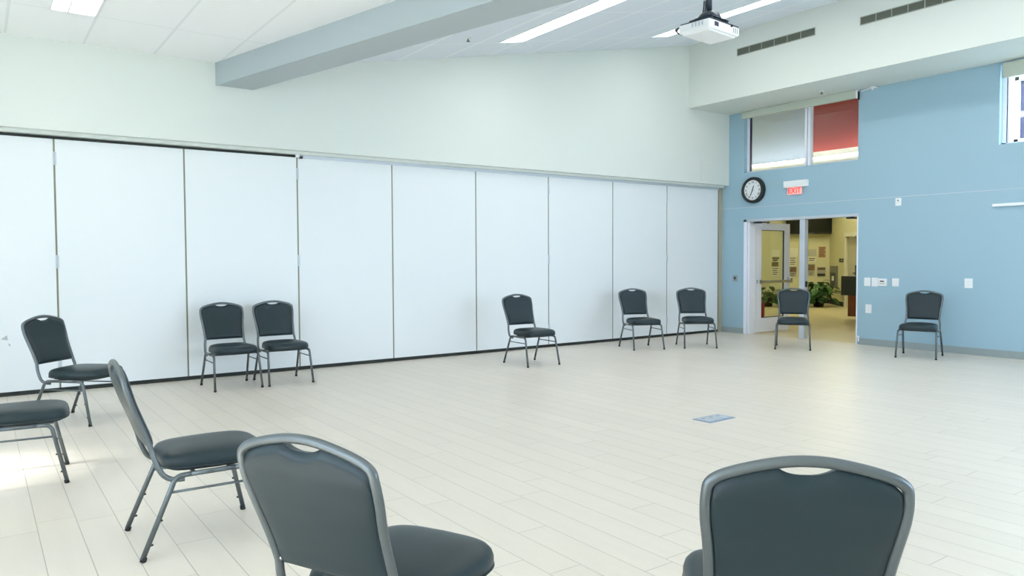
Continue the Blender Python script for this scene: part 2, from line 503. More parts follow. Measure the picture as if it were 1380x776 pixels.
t = thing('wall_panel', 'faint square access plate high on the cream wall near the corner', 'access plate', (HX, -0.62, 3.0))
MB().box(0.0, 0.006, -0.17, 0.17, -0.17, 0.17, 0.002).build('plate', M['cream'], t)
MB().box(0.006, 0.009, -0.15, 0.15, -0.15, 0.15, 0.001).build('cover', M['cream'], t)

# ------------------------------------------------------------------ ceiling fittings
def long_light(y0, y1, segs, label):
    yc = (y0 + y1) / 2
    t = thing('ceiling_light', label, 'ceiling light', (segs[0][0], yc, zr(yc)))
    sl = K
    def fr(x, y, d): return (x - segs[0][0], y - yc, sl * (y - yc) + d)
    for (a, b) in segs:
        bb = MB(); w = 0.012
        P = [(a + .004, y0 + w), (b - .004, y0 + w), (b - .004, y1 - w), (a + .004, y1 - w)]
        bb.add([fr(x, y, -0.006) for x, y in P] + [fr(x, y, 0.02) for x, y in P],
               [(3, 2, 1, 0), (4, 5, 6, 7), (0, 1, 5, 4), (1, 2, 6, 5), (2, 3, 7, 6), (3, 0, 4, 7)])
        bb.build('diffuser', M['lamp'], t)
    bb = MB()
    A, B = segs[0][0], segs[-1][1]
    for (xa, xb, ya, yb) in ((A, B, y0, y0 + .012), (A, B, y1 - .012, y1)):
        P = [(xa, ya), (xb, ya), (xb, yb), (xa, yb)]
        bb.add([fr(x, y, -0.01) for x, y in P] + [fr(x, y, 0.01) for x, y in P],
               [(3, 2, 1, 0), (4, 5, 6, 7), (0, 1, 5, 4), (1, 2, 6, 5), (2, 3, 7, 6), (3, 0, 4, 7)])
    bb.build('light_frame', M['white'], t)
    return t
S4 = [(1.07, 2.53), (2.53, 4.0), (4.0, 5.47), (5.47, 6.95), (6.95, 8.4)]
long_light(-5.86, -5.47, S4, 'long recessed strip light in the sloped ceiling, nearer the beam')
long_light(-2.975, -2.60, S4, 'long recessed strip light in the sloped ceiling, above and behind the projector')
t = thing('ceiling_light', 'square recessed light in the level white ceiling at top left', 'ceiling light', (1.31, -10.815, CL))
MB().box(0.02, 1.24, -0.175, -0.05, -0.006, 0.03).build('diffuser', M['lamp'], t)
MB().box(0.02, 1.24, -0.035, 0.175, -0.006, 0.03).build('diffuser', M['lamp'], t)
b = MB().box(0, 0.018, -0.19, 0.19, -0.012, 0.01).box(1.242, 1.26, -0.19, 0.19, -0.012, 0.01).box(0, 1.26, -0.19, -0.176, -0.012, 0.01)
b.box(0, 1.26, 0.176, 0.19, -0.012, 0.01).box(0, 1.26, -0.049, -0.036, -0.012, 0.01)
b.build('light_frame', M['white'], t)

def sprinkler(loc, label, m='white'):
    t = thing('fire_sprinkler', label, 'sprinkler', loc)
    MB().lathe([(0.001, 0.0), (0.04, 0.0), (0.034, -0.008), (0.014, -0.014), (0.001, -0.014)], seg=16).build('escutcheon', M[m], t)
    MB().lathe([(0.001, -0.012), (0.009, -0.012), (0.007, -0.04), (0.022, -0.042), (0.022, -0.046), (0.001, -0.046)], seg=12).build('deflector', M['ventdark'], t)
sprinkler((1.394, -6.544, zr(-6.544)), 'small fire sprinkler head in the sloped ceiling right of the beam')
sprinkler((2.36, -0.42, SOF), 'small fire sprinkler head under the bulkhead above the clerestory window')
t = thing('sidewall_sprinkler', 'small white fitting where the bulkhead soffit meets the blue wall', 'sprinkler', (2.99, -0.03, SOF))
MB().lathe([(0.001, 0), (0.05, 0), (0.045, -0.012), (0.02, -0.02), (0.016, -0.045), (0.001, -0.05)], seg=16).build('head', M['white'], t)
MB().tube([(-0.20, 0.02, -0.03), (-0.1, 0.015, -0.016), (0, 0, -0.012), (0.09, 0.01, -0.02)], 0.010, 8).build('arm', M['white'], t)

def vent(x0, x1, z0, z1, label, nseg):
    t = thing('air_vent', label, 'air vent', (x0, -1.13, z0))
    L_, H_ = x1 - x0, z1 - z0
    MB().box(0, L_, -0.004, 0.0, 0, H_).build('backing', M['ventdark'], t)
    b = MB(); e = 0.010
    b.box(-e, L_ + e, -0.012, 0, -e, 0).box(-e, L_ + e, -0.012, 0, H_, H_ + e).box(-e, 0, -0.012, 0, 0, H_).box(L_, L_ + e, -0.012, 0, 0, H_)
    b.build('vent_frame', M['ventframe'], t)
    n = 8
    for k in range(n):
        z = H_ * (k + 0.5) / n
        MB().box(0, L_, -0.010, -0.004, z - 0.0035, z + 0.0035).build('louver', M['ventgrille'], t)
    for k in range(1, nseg):
        x = L_ * k / nseg
        MB().box(x - 0.004, x + 0.004, -0.013, -0.003, 0, H_).build('divider', M['ventframe'], t)
vent(1.26, 2.685, 4.79, 4.895, 'long grey air vent in the bulkhead just right of the projector', 6)
vent(3.415, 4.99, 4.752, 4.857, 'long grey air vent in the bulkhead cut by the top edge of the photo', 7)

# projector
PJ = (4.879, -6.186, 3.40)
t = thing('projector', 'white projector hanging from a dark pole below the sloped ceiling', 'projector', PJ, math.radians(5.9))
W_, D_, H_ = 0.325, 0.475, 0.082
b = MB(); b.box(-W_ / 2, W_ / 2, -D_ / 2, D_ / 2, 0.0, H_, 0.018)
b.box(-W_ / 2 + .03, W_ / 2 - .03, -D_ / 2 + .03, D_ / 2 - .03, -0.012, 0.004, 0.006)
b.build('body', M['white'], t)
MB().box(-W_ / 2 + .012, W_ / 2 - .004, -D_ / 2 + .012, D_ / 2 - .01, H_ - 0.002, H_ + 0.008, 0.003).build('top_rim', M['darkgrey'], t)
b = MB()
for k in range(4): b.box(-0.02 + k * 0.034, -0.004 + k * 0.034, -D_ / 2 - 0.002, -D_ / 2 + 0.004, 0.032, 0.068)
b.build('side_vents', M['alu'], t)
b = MB(); b.box(W_ / 2 - 0.003, W_ / 2 + 0.003, -0.16, -0.10, 0.026, 0.064, 0.002).build('connector_port', M['lens'], t)
b = MB()
for k in range(3): b.box(W_ / 2 - 0.003, W_ / 2 + 0.0025, 0.13 + k * 0.03, 0.142 + k * 0.03, 0.018, 0.064)
b.build('front_vents', M['grey'], t)
MB().lathe([(0.001, 0), (0.012, 0), (0.012, 0.012), (0.001, 0.012)], (W_ / 2 + 0.0, 0.10, 0.072), 12, 'x').build('sensor', M['black'], t)
MB().lathe([(0.001, 0), (0.045, 0), (0.045, 0.018), (0.03, 0.03), (0.001, 0.03)], (0.06, 0.13, H_ + 0.004), 20).build('lens_ring', M['darkgrey'], t)
pz = zr(PJ[1]) - PJ[2]
b = MB()
b.box(-0.12, 0.12, -0.13, 0.13, H_ + 0.045, H_ + 0.055, 0.003)
for (sx, sy) in ((-1, -1), (1, -1), (1, 1), (-1, 1)):
    b.box(sx * 0.10 - 0.012, sx * 0.10 + 0.012, sy * 0.12 - 0.012, sy * 0.12 + 0.012, H_, H_ + 0.05)
b.lathe([(0.001, 0.05), (0.11, 0.05), (0.105, 0.08), (0.085, 0.11), (0.04, 0.13), (0.001, 0.13)], (0, 0, H_), 24)
b.build('mount_bracket', M['darkgrey'], t)
MB().tube([(0, 0, H_ + 0.07), (0, 0, pz + 0.02)], 0.024, 20).build('pole', M['darkgrey'], t)
MB().lathe([(0.001, pz + 0.012), (0.09, pz + 0.012), (0.09, pz - 0.016), (0.03, pz - 0.02), (0.001, pz - 0.02)], seg=24).build('ceiling_plate', M['darkgrey'], t)
for off in (0.0, 0.02):
    MB().tube(catmull([(-0.026 - off, -0.01, 0.32), (-0.04 - off, -0.02, 0.2), (-0.10, -0.08 - off, 0.14), (-0.18 - off, -0.17, 0.085), (-0.205, -0.20 - off, 0.05), (-0.17, -0.19, 0.015), (-0.14, -0.15, 0.02)], 6), 0.007, 8).build('cable', M['darkgrey'], t)

# ------------------------------------------------------------------ clerestory windows
def clerestory(name, W, mullions, right=True):
    x0, x1, z0, z1 = W
    e = struct_empty(name)
    b = MB(); y0, y1 = 0.09, 0.15; w = 0.05
    b.box(x0, x0 + w, y0, y1, z0, z1); b.box(x1 - w, x1, y0, y1, z0, z1)
    b.box(x0, x1, y0, y1, z0, z0 + 0.025); b.box(x0, x1, y0, y1, z1 - w, z1)
    b.build('window_frame', M['doorwhite'], e)
    b = MB(); b.box(x0 + w, x0 + w + 0.012, y0 + 0.01, y1, z0, z1)
    b.build('gasket', M['lens'], e)
    for mx_ in mullions:
        MB().box(mx_ - 0.055, mx_ - 0.012, y0 - 0.03, y1, z0, z1).build('mullion', M['doorwhite'], e)
        MB().box(mx_ - 0.012, mx_ + 0.004, y0 - 0.005, y1, z0, z1).build('gasket', M['lens'], e)
        MB().box(mx_ + 0.004, mx_ + 0.05, y0 - 0.03, y1, z0, z1).build('mullion', M['doorwhite'], e)
    ms = [x0 + w] + mullions + [x1 - w]
    for a, c in zip(ms, ms[1:]):
        MB().box(a + 0.02, c - 0.02, 0.118, 0.124, z0 + 0.02, z1 - 0.04).build('pane', M['glass'], e)
    return e
clerestory('window_1', WIN1, [1.80])
clerestory('window_2', WIN2, [6.1])
t = thing('shade_valance', 'rolled cream shade housing above the two-pane clerestory window', 'roller shade', (0.53, 0, 3.96))
MB().box(0, 2.205, -0.07, 0.0, 0.0, 0.125, 0.006).build('housing', M['shade'], t)
MB().box(2.205, 2.225, -0.072, 0.0, -0.01, 0.118, 0.003).build('end_cap', M['white'], t)
MB().box(2.226, 2.236, -0.05, -0.01, -0.03, 0.10).build('clutch', M['black'], t)
t = thing('shade_valance', 'rolled cream shade housing above the window at the right edge', 'roller shade', (4.85, 0, 3.86))
MB().box(0, 2.55, -0.07, 0.0, 0.0, 0.20, 0.006).build('housing', M['shade'], t)
MB().box(-0.012, 0.0, -0.065, 0.0, 0.0, 0.20).build('end_cap', M['blue'], t)

# ------------------------------------------------------------------ door to the lobby
e = struct_empty('door_1', 'white aluminium frame of the double door')
b = MB()
b.box(0.552, 0.61, -0.01, 0.19, 0, 2.115).box(0.622, 0.66, 0.02, 0.2, 0, 2.07).box(0.61, 0.622, 0.04, 0.16, 0, 2.07)
b.build('door_frame', M['doorwhite'], e)
MB().box(0.552, 2.765, -0.01, 0.19, 2.07, 2.115).build('header', M['alu'], e)
MB().box(2.745, 2.765, -0.004, 0.19, 0, 2.07).build('jamb', M['doorwhite'], e)
MB().box(1.69, 1.79, 0.02, 0.12, 0, 2.07, 0.004).build('mullion', M['alu'], e)
MB().box(1.79, 1.803, 0.05, 0.09, 0.90, 1.0).build('strike', M['black'], e)

def door_leaf(name, hx, side, label):
    """leaf swung 90 degrees into the lobby, hinged at x=hx; its room face looks along +x for side=1"""
    e = struct_empty(name, label)
    T = 0.045; y0, y1 = 0.225, 1.27; z0, z1 = 0.012, 2.06
    x0, x1 = (hx, hx + T) if side > 0 else (hx - T, hx)
    b = MB()
    b.box(x0, x1, y0, y0 + 0.165, z0, z1).box(x0, x1, y1 - 0.165, y1, z0, z1)
    b.box(x0, x1, y0 + 0.165, y1 - 0.165, z1 - 0.13, z1).box(x0, x1, y0 + 0.165, y1 - 0.165, z0, z0 + 0.265)
    b.build('leaf_frame', M['doorwhite'], e)
    b = MB()
    for (a, c, d, f) in ((y0 + .165, y0 + .18, z0 + .265, z1 - .13), (y1 - .18, y1 - .165, z0 + .265, z1 - .13),
                         (y0 + .165, y1 - .165, z1 - .142, z1 - .13), (y0 + .165, y1 - .165, z0 + .265, z0 + .277)):
        b.box(x0 + .012, x1 - .012, a, c, d, f)
    b.build('gasket', M['darkgrey'], e)
    MB().box((x0 + x1) / 2 - .003, (x0 + x1) / 2 + .003, y0 + .14, y1 - .14, z0 + .27, z1 - .135).build('pane', M['glass'], e)
    xf = x1 if side > 0 else x0
    s = 1 if side > 0 else -1
    b = MB()
    b.box(xf, xf + s * .075, y0 + 0.01, y0 + 0.075, 0.925, 0.995, 0.006).box(xf, xf + s * .075, y1 - 0.085, y1 - 0.01, 0.925, 1.03, 0.006)
    b.box(xf + s * .045, xf + s * .072, y0 + 0.05, y1 - 0.03, 0.935, 0.985, 0.008)
    b.build('push_bar', M['chrome'], e)
    b = MB()
    b.box(xf, xf + s * .05, y0 + 0.12, y0 + 0.42, z1 - 0.075, z1 - 0.015, 0.006)
    b.build('closer', M['doorwhite'], e)
    b = MB(); b.tube([(xf + s * .03, y0 + 0.30, z1 - 0.01), (xf + s * .20, y0 + 0.12, z1 + 0.0), (xf + s * .12, 0.1, z1 + 0.0)], 0.011, 8)
    b.box(xf + s * .08, xf + s * .17, 0.04, 0.16, z1 - 0.02, z1 + 0.012)
    b.build('closer_arm', M['darkgrey'], e)
    for zc in (0.25, 1.05, 1.85):
        MB().tube([(x0 if side > 0 else x1, y0 - 0.005, zc - 0.06), (x0 if side > 0 else x1, y0 - 0.005, zc + 0.06)], 0.011, 10).build('hinge', M['doorwhite'], e)
    return e
door_leaf('door_2', 0.605, 1, 'glazed white door leaf swung open into the lobby')
door_leaf('door_3', 2.745, -1, 'second glazed door leaf, folded back behind the blue wall')

# ------------------------------------------------------------------ things on the blue wall
def face(xz, y=0.0):
    return (xz[0], y, xz[1])
t = thing('wall_clock', 'round black-rimmed clock with roman numerals on the blue wall', 'clock', (0.775, 0, 2.64))
R_ = 0.236
MB().lathe([(0.001, 0.0), (R_, 0.0), (R_, -0.06), (R_ - 0.01, -0.085), (R_ - 0.035, -0.09), (R_ - 0.05, -0.075), (R_ - 0.055, -0.055), (0.001, -0.055)], seg=64, axis='y').build('clock_rim', M['black'], t)
MB().lathe([(0.0005, -0.058), (R_ - 0.052, -0.058)], seg=64, axis='y').build('clock_face', M['clockface'], t)
for k, s in enumerate(['XII', 'I', 'II', 'III', 'IIII', 'V', 'VI', 'VII', 'VIII', 'IX', 'X', 'XI']):
    a = -k * PI / 6
    vs, fs = text_mesh(s, 0.052, 0.001)
    Rz = Matrix.Rotation(a, 4, 'Z')
    out = []
    for v in vs:
        p = Vector((v.x * 0.9, v.y + 0.142, v.z)); p = Rz @ p
        out.append((p.x, -0.0605 - p.z, p.y))
    MB().add(out, fs).build('numeral', M['black'], t)
def hand(ang, ln, w, y):
    a = math.radians(ang); d = Vector((math.sin(a), 0, math.cos(a))); n = Vector((math.cos(a), 0, -math.sin(a)))
    P = [n * w * .5 - d * 0.03, n * w * .8 + d * ln * .6, d * ln, -n * w * .8 + d * ln * .6, -n * w * .5 - d * 0.03]
    return MB().add([(p.x, y, p.z) for p in P] + [(p.x, y - 0.003, p.z) for p in P],
                    [(0, 1, 2, 3, 4), (9, 8, 7, 6, 5)] + [(i, (i + 1) % 5, 5 + (i + 1) % 5, 5 + i) for i in range(5)])
hand(16, 0.095, 0.011, -0.063).build('hour_hand', M['black'], t)
hand(203, 0.145, 0.010, -0.067).build('minute_hand', M['black'], t)
MB().lathe([(0.0005, -0.062), (0.010, -0.062), (0.010, -0.072), (0.0005, -0.072)], seg=12, axis='y').build('hub', M['black'], t)

t = thing('exit_sign', 'white-topped sign with red EXIT letters above the door', 'exit sign', (1.645, 0, 2.5))
MB().box(-0.22, 0.225, -0.075, 0.0, 0.125, 0.24, 0.006).build('housing', M['white'], t)
b = MB(); b.box(-0.155, 0.12, -0.045, -0.035, 0.0, 0.127); b.build('letter_plate', M['acrylic'], t)
vs, fs = text_mesh('EXIT', 0.135, 0.002)
MB().add([(v.x * 0.92 - 0.018, -0.049 - v.z, v.y + 0.064) for v in vs], fs).build('letters', M['exit'], t)

def plate(x, z, w, h, label, kind, name):
    t = thing(name, label, 'wall plate' if name == 'wall_plate' else name.replace('_', ' '), (x, 0, z))
    MB().box(-w / 2, w / 2, -0.008, 0, -h / 2, h / 2, 0.003).build('cover_plate', M['white'], t)
    if kind == 'rocker':
        MB().box(-0.017, 0.017, -0.013, -0.007, -0.033, 0.033, 0.003).build('rocker', M['white'], t)
    elif kind == 'outlet':
        for s in (-1, 1):
            o = MB().box(-0.016, 0.016, -0.011, -0.007, s * 0.02 - 0.013, s * 0.02 + 0.013, 0.002).build('socket', M['white'], t)
            MB().box(-0.007, -0.004, -0.0125, -0.0105, s * 0.02 - 0.004, s * 0.02 + 0.005).box(0.004, 0.007, -0.0125, -0.0105, s * 0.02 - 0.004, s * 0.02 + 0.005).build('slots', M['grey'], o)
    elif kind == 'thermo':
        MB().box(-w / 2 + 0.005, w / 2 - 0.005, -0.026, -0.006, -h / 2 + 0.005, h / 2 - 0.005, 0.004).build('thermostat_body', M['white'], t)
        MB().box(-0.035, 0.03, -0.0285, -0.024, 0.006, 0.026).build('display', M['ink'], t)
        MB().box(-0.045, 0.045, -0.028, -0.024, -0.03, -0.01).build('buttons', M['paper2'], t)
    elif kind == 'dark':
        MB().box(-w / 2 + 0.03, w / 2 - 0.04, -0.014, -0.006, -h / 2 + 0.04, h / 2 - 0.03, 0.003).build('keypad', M['darkgrey'], t)
    return t
plate(2.93, 1.015, 0.105, 0.135, 'leftmost white switch plate right of the door', 'rocker', 'light_switch')
plate(3.055, 1.012, 0.105, 0.14, 'white switch plate touching the thermostat', 'rocker', 'light_switch')
plate(3.182, 1.012, 0.135, 0.115, 'white thermostat with a dark display', 'thermo', 'thermostat')
plate(3.383, 1.015, 0.105, 0.125, 'white switch plate just right of the thermostat', 'rocker', 'light_switch')
plate(2.955, 0.585, 0.10, 0.14, 'white outlet plate low on the blue wall, below the switches', 'outlet', 'power_outlet')
plate(4.437, 1.025, 0.11, 0.14, 'white outlet plate alone on the blue wall, right of the far right chair', 'outlet', 'power_outlet')
tk = plate(0.36, 1.025, 0.11, 0.12, 'small grey keypad on the blue wall left of the door', 'dark', 'keypad')
tk.children[0].data.materials[0] = M['grey']
t = thing('wall_sensor', 'small white sensor on the blue wall under the thin horizontal line', 'sensor', (3.417, 0, 2.257))
MB().box(-0.045, 0.045, -0.03, 0, -0.06, 0.06, 0.008).build('sensor_case', M['white'], t)
MB().lathe([(0.0005, -0.031), (0.014, -0.031), (0.012, -0.038), (0.0005, -0.039)], (0, 0, 0.02), 14, 'y').build('sensor_lens', M['grey'], t)
t = thing('wall_rail', 'thin white horizontal rail on the blue wall at the right edge', 'rail', (4.75, 0, 2.123))
MB().box(0, 2.2, -0.05, -0.006, -0.02, 0.02, 0.006).build('rail_bar', M['white'], t)
MB().box(-0.01, 0.0, -0.052, 0.0, -0.022, 0.022, 0.002).build('end_cap', M['white'], t)
t = thing('door_stop', 'tiny white stop on the baseboard at the right side of the door', 'door stop', (2.80, -0.014, 0.10))
MB().lathe([(0.0005, -0.02), (0.022, -0.02), (0.024, 0.0), (0.0005, 0.0)], (0, 0, 0.02), 14, 'y').box(-0.012, 0.012, -0.01, 0.002, -0.05, 0.02, 0.002).build('stop_body', M['white'], t)

# floor box
t = thing('floor_box', 'grey-blue metal floor outlet box set into the tile floor', 'floor box', (5.125, -6.39, 0.0), math.radians(2))
MB().box(-0.095, 0.095, -0.175, 0.175, 0.0, 0.005, 0.002).build('lid_frame', M['boxlid'], t)
for k in range(3):
    o = MB().box(-0.07, 0.07, -0.15 + k * 0.103, -0.06 + k * 0.103, 0.005, 0.008, 0.001).build('flap', M['alu'], t)
    MB().box(-0.05, -0.02, -0.12 + k * 0.103, -0.09 + k * 0.103, 0.008, 0.0095).build('latch', M['grey'], o)

# ------------------------------------------------------------------ lobby beyond the door
Kc = Vector((-3.748, 9.771, 0)); e_ = Vector((-0.7071, -0.7071, 0)); g_ = Vector((0.7071, -0.7071, 0))
def wallbox(o, d, n, s0, s1, z0, z1, t0, t1, mb=None):
    """box along direction d (from o), thickness along n from t0 to t1"""
    mb = mb or MB()
    P = [o + d * s0 + n * t0, o + d * s1 + n * t0, o + d * s1 + n * t1, o + d * s0 + n * t1]
    return mb.prism([(p.x, p.y) for p in P], z0, z1)
nP, nR = g_, e_                                  # normals into the lobby (paper wall, right wall)
LZ = 5.5
struct('wall_lobby_far', wallbox(Kc, e_, nP, -0.2, 1.75, 0, LZ, -0.2, 0), M['lobby'])
mb = wallbox(Kc, g_, nR, -0.2, 1.82, 0, LZ, -0.2, 0)
wallbox(Kc, g_, nR, 1.82, 3.05, 2.08, LZ, -0.2, 0, mb); wallbox(Kc, g_, nR, 3.05, 5.0, 0, LZ, -0.2, 0, mb)
wallbox(Kc, g_, nR, 1.5, 3.4, 0, 2.4, -0.4, -0.3, mb)  # extra slab behind the side door, added to stop sky light leaking in
struct('wall_lobby_right', mb, M['lobby'])
Lc = Kc + e_ * 1.75
struct('wall_lobby_left', MB().box(Lc.x - 0.2, Lc.x, 0.2, Lc.y + 0.1, 0, LZ), M['lobby'])
struct('wall_lobby_near', MB().box(-5.2, 0.0, 0.2, 0.32, 0, LZ), M['lobby'])
struct('wall_lobby_end', MB().box(-0.25, 3.5, 6.2, 6.4, 0, LZ), M['lobby'])
struct('wall_lobby_side', MB().box(3.3, 3.5, 0.2, 6.2, 0, LZ), M['lobby'])
struct('ceiling_lobby', MB().box(-5.5, 3.6, 0.2, 11.0, LZ, LZ + 0.1), M['ledge'])
struct('baseboard_lobby', wallbox(Kc, g_, nR, 0.0, 1.72, 0, 0.13, 0, 0.012, wallbox(Kc, e_, nP, 0.0, 1.75, 0, 0.13, 0, 0.012)), M['pan'])
# lobby side door in the right lobby wall
e = struct_empty('door_4', 'cream side door in the lobby behind the desk')
mb = wallbox(Kc, g_, nR, 1.72, 1.84, 0, 2.08, -0.02, 0.02); wallbox(Kc, g_, nR, 3.03, 3.15, 0, 2.08, -0.02, 0.02, mb); wallbox(Kc, g_, nR, 1.72, 3.15, 2.0, 2.1, -0.02, 0.02, mb)
mb.build('door_frame', M['ledge'], e)
wallbox(Kc, g_, nR, 1.84, 3.03, 0.01, 2.0, -0.12, -0.08).build('leaf', M['paper2'], e)
mb = MB(); p = Kc + g_ * 2.63 + nR * -0.08
mb.tube([p + Vector((0, 0, 0.98)), p + nR * 0.06 + Vector((0, 0, 0.98)), p + nR * 0.06 - g_ * 0.12 + Vector((0, 0, 0.98))], 0.016, 8)
mb.tube([p + Vector((0, 0, 0.90)), p + nR * 0.01 + Vector((0, 0, 0.90)), p + nR * 0.012 + Vector((0, 0, 1.2))], 0.03, 8)
mb.build('door_handle', M['darkgrey'], e)
# high soffit walls seen through the clerestory
struct('wall_lobby_red', MB().box(0.56, 3.3, 2.0, 2.2, 3.50, LZ), M['redwall'])
struct('wall_lobby_grey', MB().box(-5.0, 0.56, 2.06, 2.2, 3.30, LZ), M['skyrefl'])
struct('trim_5', MB().box(-5.0, 3.3, 1.78, 2.45, 3.22, 3.345).box(0.56, 3.3, 2.02, 2.2, 3.345, 3.5), M['ledge'])
t = thing('cove_light', 'thin bright light line along the ledge behind the clerestory window', 'cove light', (-4.5, 1.80, 3.345))
MB().box(0, 7.6, 0.0, 0.03, 0.0, 0.008, 0.002).build('lamp_housing', M['white'], t)
MB().box(0.02, 7.58, -0.045, -0.022, -0.002, 0.010).build('lamp_tube', M['covelamp'], t)

# television
tvo = Kc + nP * 0.25
t = thing('television', 'black flat television mounted high on the lobby wall', 'television', tvo + e_ * 0.595 + Vector((0, 0, 2.135)), math.radians(45))
# local +x runs along -e_, local -y faces the viewer (nP)
MB().box(-0.725, 0.725, -0.02, 0.05, 0.0, 0.86, 0.008).build('case', M['tvb'], t)
MB().box(-0.695, 0.695, -0.024, -0.018, 0.05, 0.83).build('screen', M['tv'], t)
MB().box(-0.09, 0.09, -0.026, -0.018, 0.014, 0.026).build('badge', M['grey'], t)
MB().box(-0.15, 0.15, 0.05, 0.245, 0.3, 0.55).build('wall_bracket', M['black'], t)

# notices
def notice(s0, s1, z0, z1, label, m='paper', pr=None, cat='notice', name='wall_notice'):
    w, h = abs(s0 - s1), z1 - z0
    t = thing(name, label, cat, Kc + e_ * ((s0 + s1) / 2) + nP * 0.001 + Vector((0, 0, (z0 + z1) / 2)), math.radians(45), 'papers on the lobby wall')
    MB().box(-w / 2, w / 2, -0.014, 0, -h / 2, h / 2, 0.003).build('sheet', M[m], t)
    if pr:
        b = MB()
        if pr == 'lines':
            n = max(2, int(h / 0.06))
            for k in range(n):
                z = h / 2 - (k + 0.7) * h / (n + 0.5); q = 0.42 if k % 2 == 0 else 0.3
                b.box(-w * .4, w * q - w * 0.02, -0.0165, -0.0135, z - 0.012, z + 0.012)
            b.build('print', M['ink'], t)
        elif pr == 'photo':
            b.box(-w * .45, w * .45, -0.0165, -0.0135, -h * .05, h * .44); b.build('picture', M['photo'], t)
            b = MB()
            for k in range(3): b.box(-w * .38, w * (.35 - .1 * k), -0.0165, -0.0135, -h * (.17 + .11 * k) - .008, -h * (.17 + .11 * k) + .008)
            b.build('print', M['ink'], t)
        elif pr == 'rack':
            for k in range(3):
                bb = MB(); z = h / 2 - (k + 0.55) * h / 3
                bb.box(-w * .44, w * .44, -0.03, -0.013, z - h * .13, z + h * .13, 0.002); bb.build('brochure', M[('photo', 'paper2', 'ink')[k]], t)
    return t
notice(1.70, 1.46, 1.46, 1.65, 'top white sheet on the lobby wall seen through the door glass')
notice(1.70, 1.47, 1.30, 1.44, 'picture sheet below the top white sheet seen through the door glass', 'paper', 'photo')
notice(1.70, 1.50, 1.14, 1.28, 'dark printed sheet second from bottom seen through the door glass', 'photo', 'lines')
notice(1.70, 1.49, 0.85, 1.12, 'lowest pale sheet seen through the door glass', 'paper', 'lines')
notice(1.17, 0.92, 1.45, 1.71, 'top white sheet between the door leaf and the door mullion')
notice(1.17, 0.97, 1.16, 1.44, 'middle printed sheet between the door leaf and the door mullion', 'paper', 'lines')
notice(1.17, 0.96, 0.82, 1.14, 'lowest picture sheet between the door leaf and the door mullion', 'paper2', 'photo')
notice(0.64, 0.38, 1.46, 1.67, 'pale grey sheet at top, just right of the door mullion', 'paper2')
notice(0.63, 0.39, 1.28, 1.42, 'sheet with bold dark lines, just right of the door mullion', 'paper', 'lines')
notice(0.63, 0.42, 0.84, 1.22, 'tall lower sheet just right of the door mullion', 'paper2', 'photo')
notice(0.32, 0.11, 1.41, 1.75, 'salmon coloured sheet at upper right of the lobby wall papers', 'paper3', 'lines')
notice(0.36, 0.11, 0.84, 1.12, 'small rack of brochures at lower right of the lobby wall papers', 'paper2', 'rack', 'brochure rack', 'brochure_rack')

# steel wall unit, room sign, thermostat-like box
def on_right(s, z): return Kc + g_ * s + nR * 0.002 + Vector((0, 0, z))
t = thing('wall_dispenser', 'tall brushed steel unit on the lobby wall right of the plant', 'wall unit', on_right(0.66, 0.50), math.radians(-45))
MB().box(-0.36, 0.36, -0.05, 0.0, 0.0, 0.66, 0.006).build('case', M['steel'], t)
MB().box(-0.30, 0.30, -0.054, -0.048, 0.05, 0.46).build('recess', M['darkgrey'], t)
MB().box(-0.04, 0.14, -0.075, -0.05, 0.22, 0.36, 0.006).build('dispenser_spout', M['white'], t)
t = thing('room_sign', 'small dark room sign on the lobby wall left of the side door', 'sign', on_right(1.41, 1.32), math.radians(-45))
MB().box(-0.22, 0.22, -0.012, 0, -0.05, 0.06, 0.003).build('sign_plate', M['ink'], t)
MB().box(0.0, 0.13, -0.015, -0.011, -0.01, 0.02).build('sign_mark', M['paper2'], t)
t = thing('wall_phone', 'small dark box on the lobby left wall seen at the edge of the door glass', 'wall box', (Lc.x + 0.001, 7.65, 1.33))
MB().box(0, 0.05, -0.12, 0.12, -0.14, 0.14, 0.01).build('case', M['ink'], t)
MB().box(0.05, 0.056, -0.08, 0.08, 0.02, 0.10).build('display', M['lcd'], t)

# fire extinguisher
t = thing('fire_extinguisher', 'red fire extinguisher at the left edge of the open door glass', 'fire extinguisher', (-1.06, 2.72, 0.0))
MB().lathe([(0.001, 0), (0.072, 0), (0.078, 0.015), (0.078, 0.36), (0.06, 0.41), (0.025, 0.44), (0.001, 0.44)], seg=24).build('cylinder', M['red'], t)
b = MB(); b.tube([(0, 0, 0.44), (0, 0, 0.48)], 0.02, 12); b.box(-0.02, 0.10, -0.012, 0.012, 0.48, 0.495); b.box(-0.02, 0.10, -0.012, 0.012, 0.51, 0.522)
b.build('valve_handle', M['black'], t)
MB().tube(catmull([(0.0, 0.02, 0.47), (0.0, 0.09, 0.44), (0.0, 0.10, 0.3), (0.0, 0.088, 0.15)], 6), 0.012, 8).build('hose', M['black'], t)

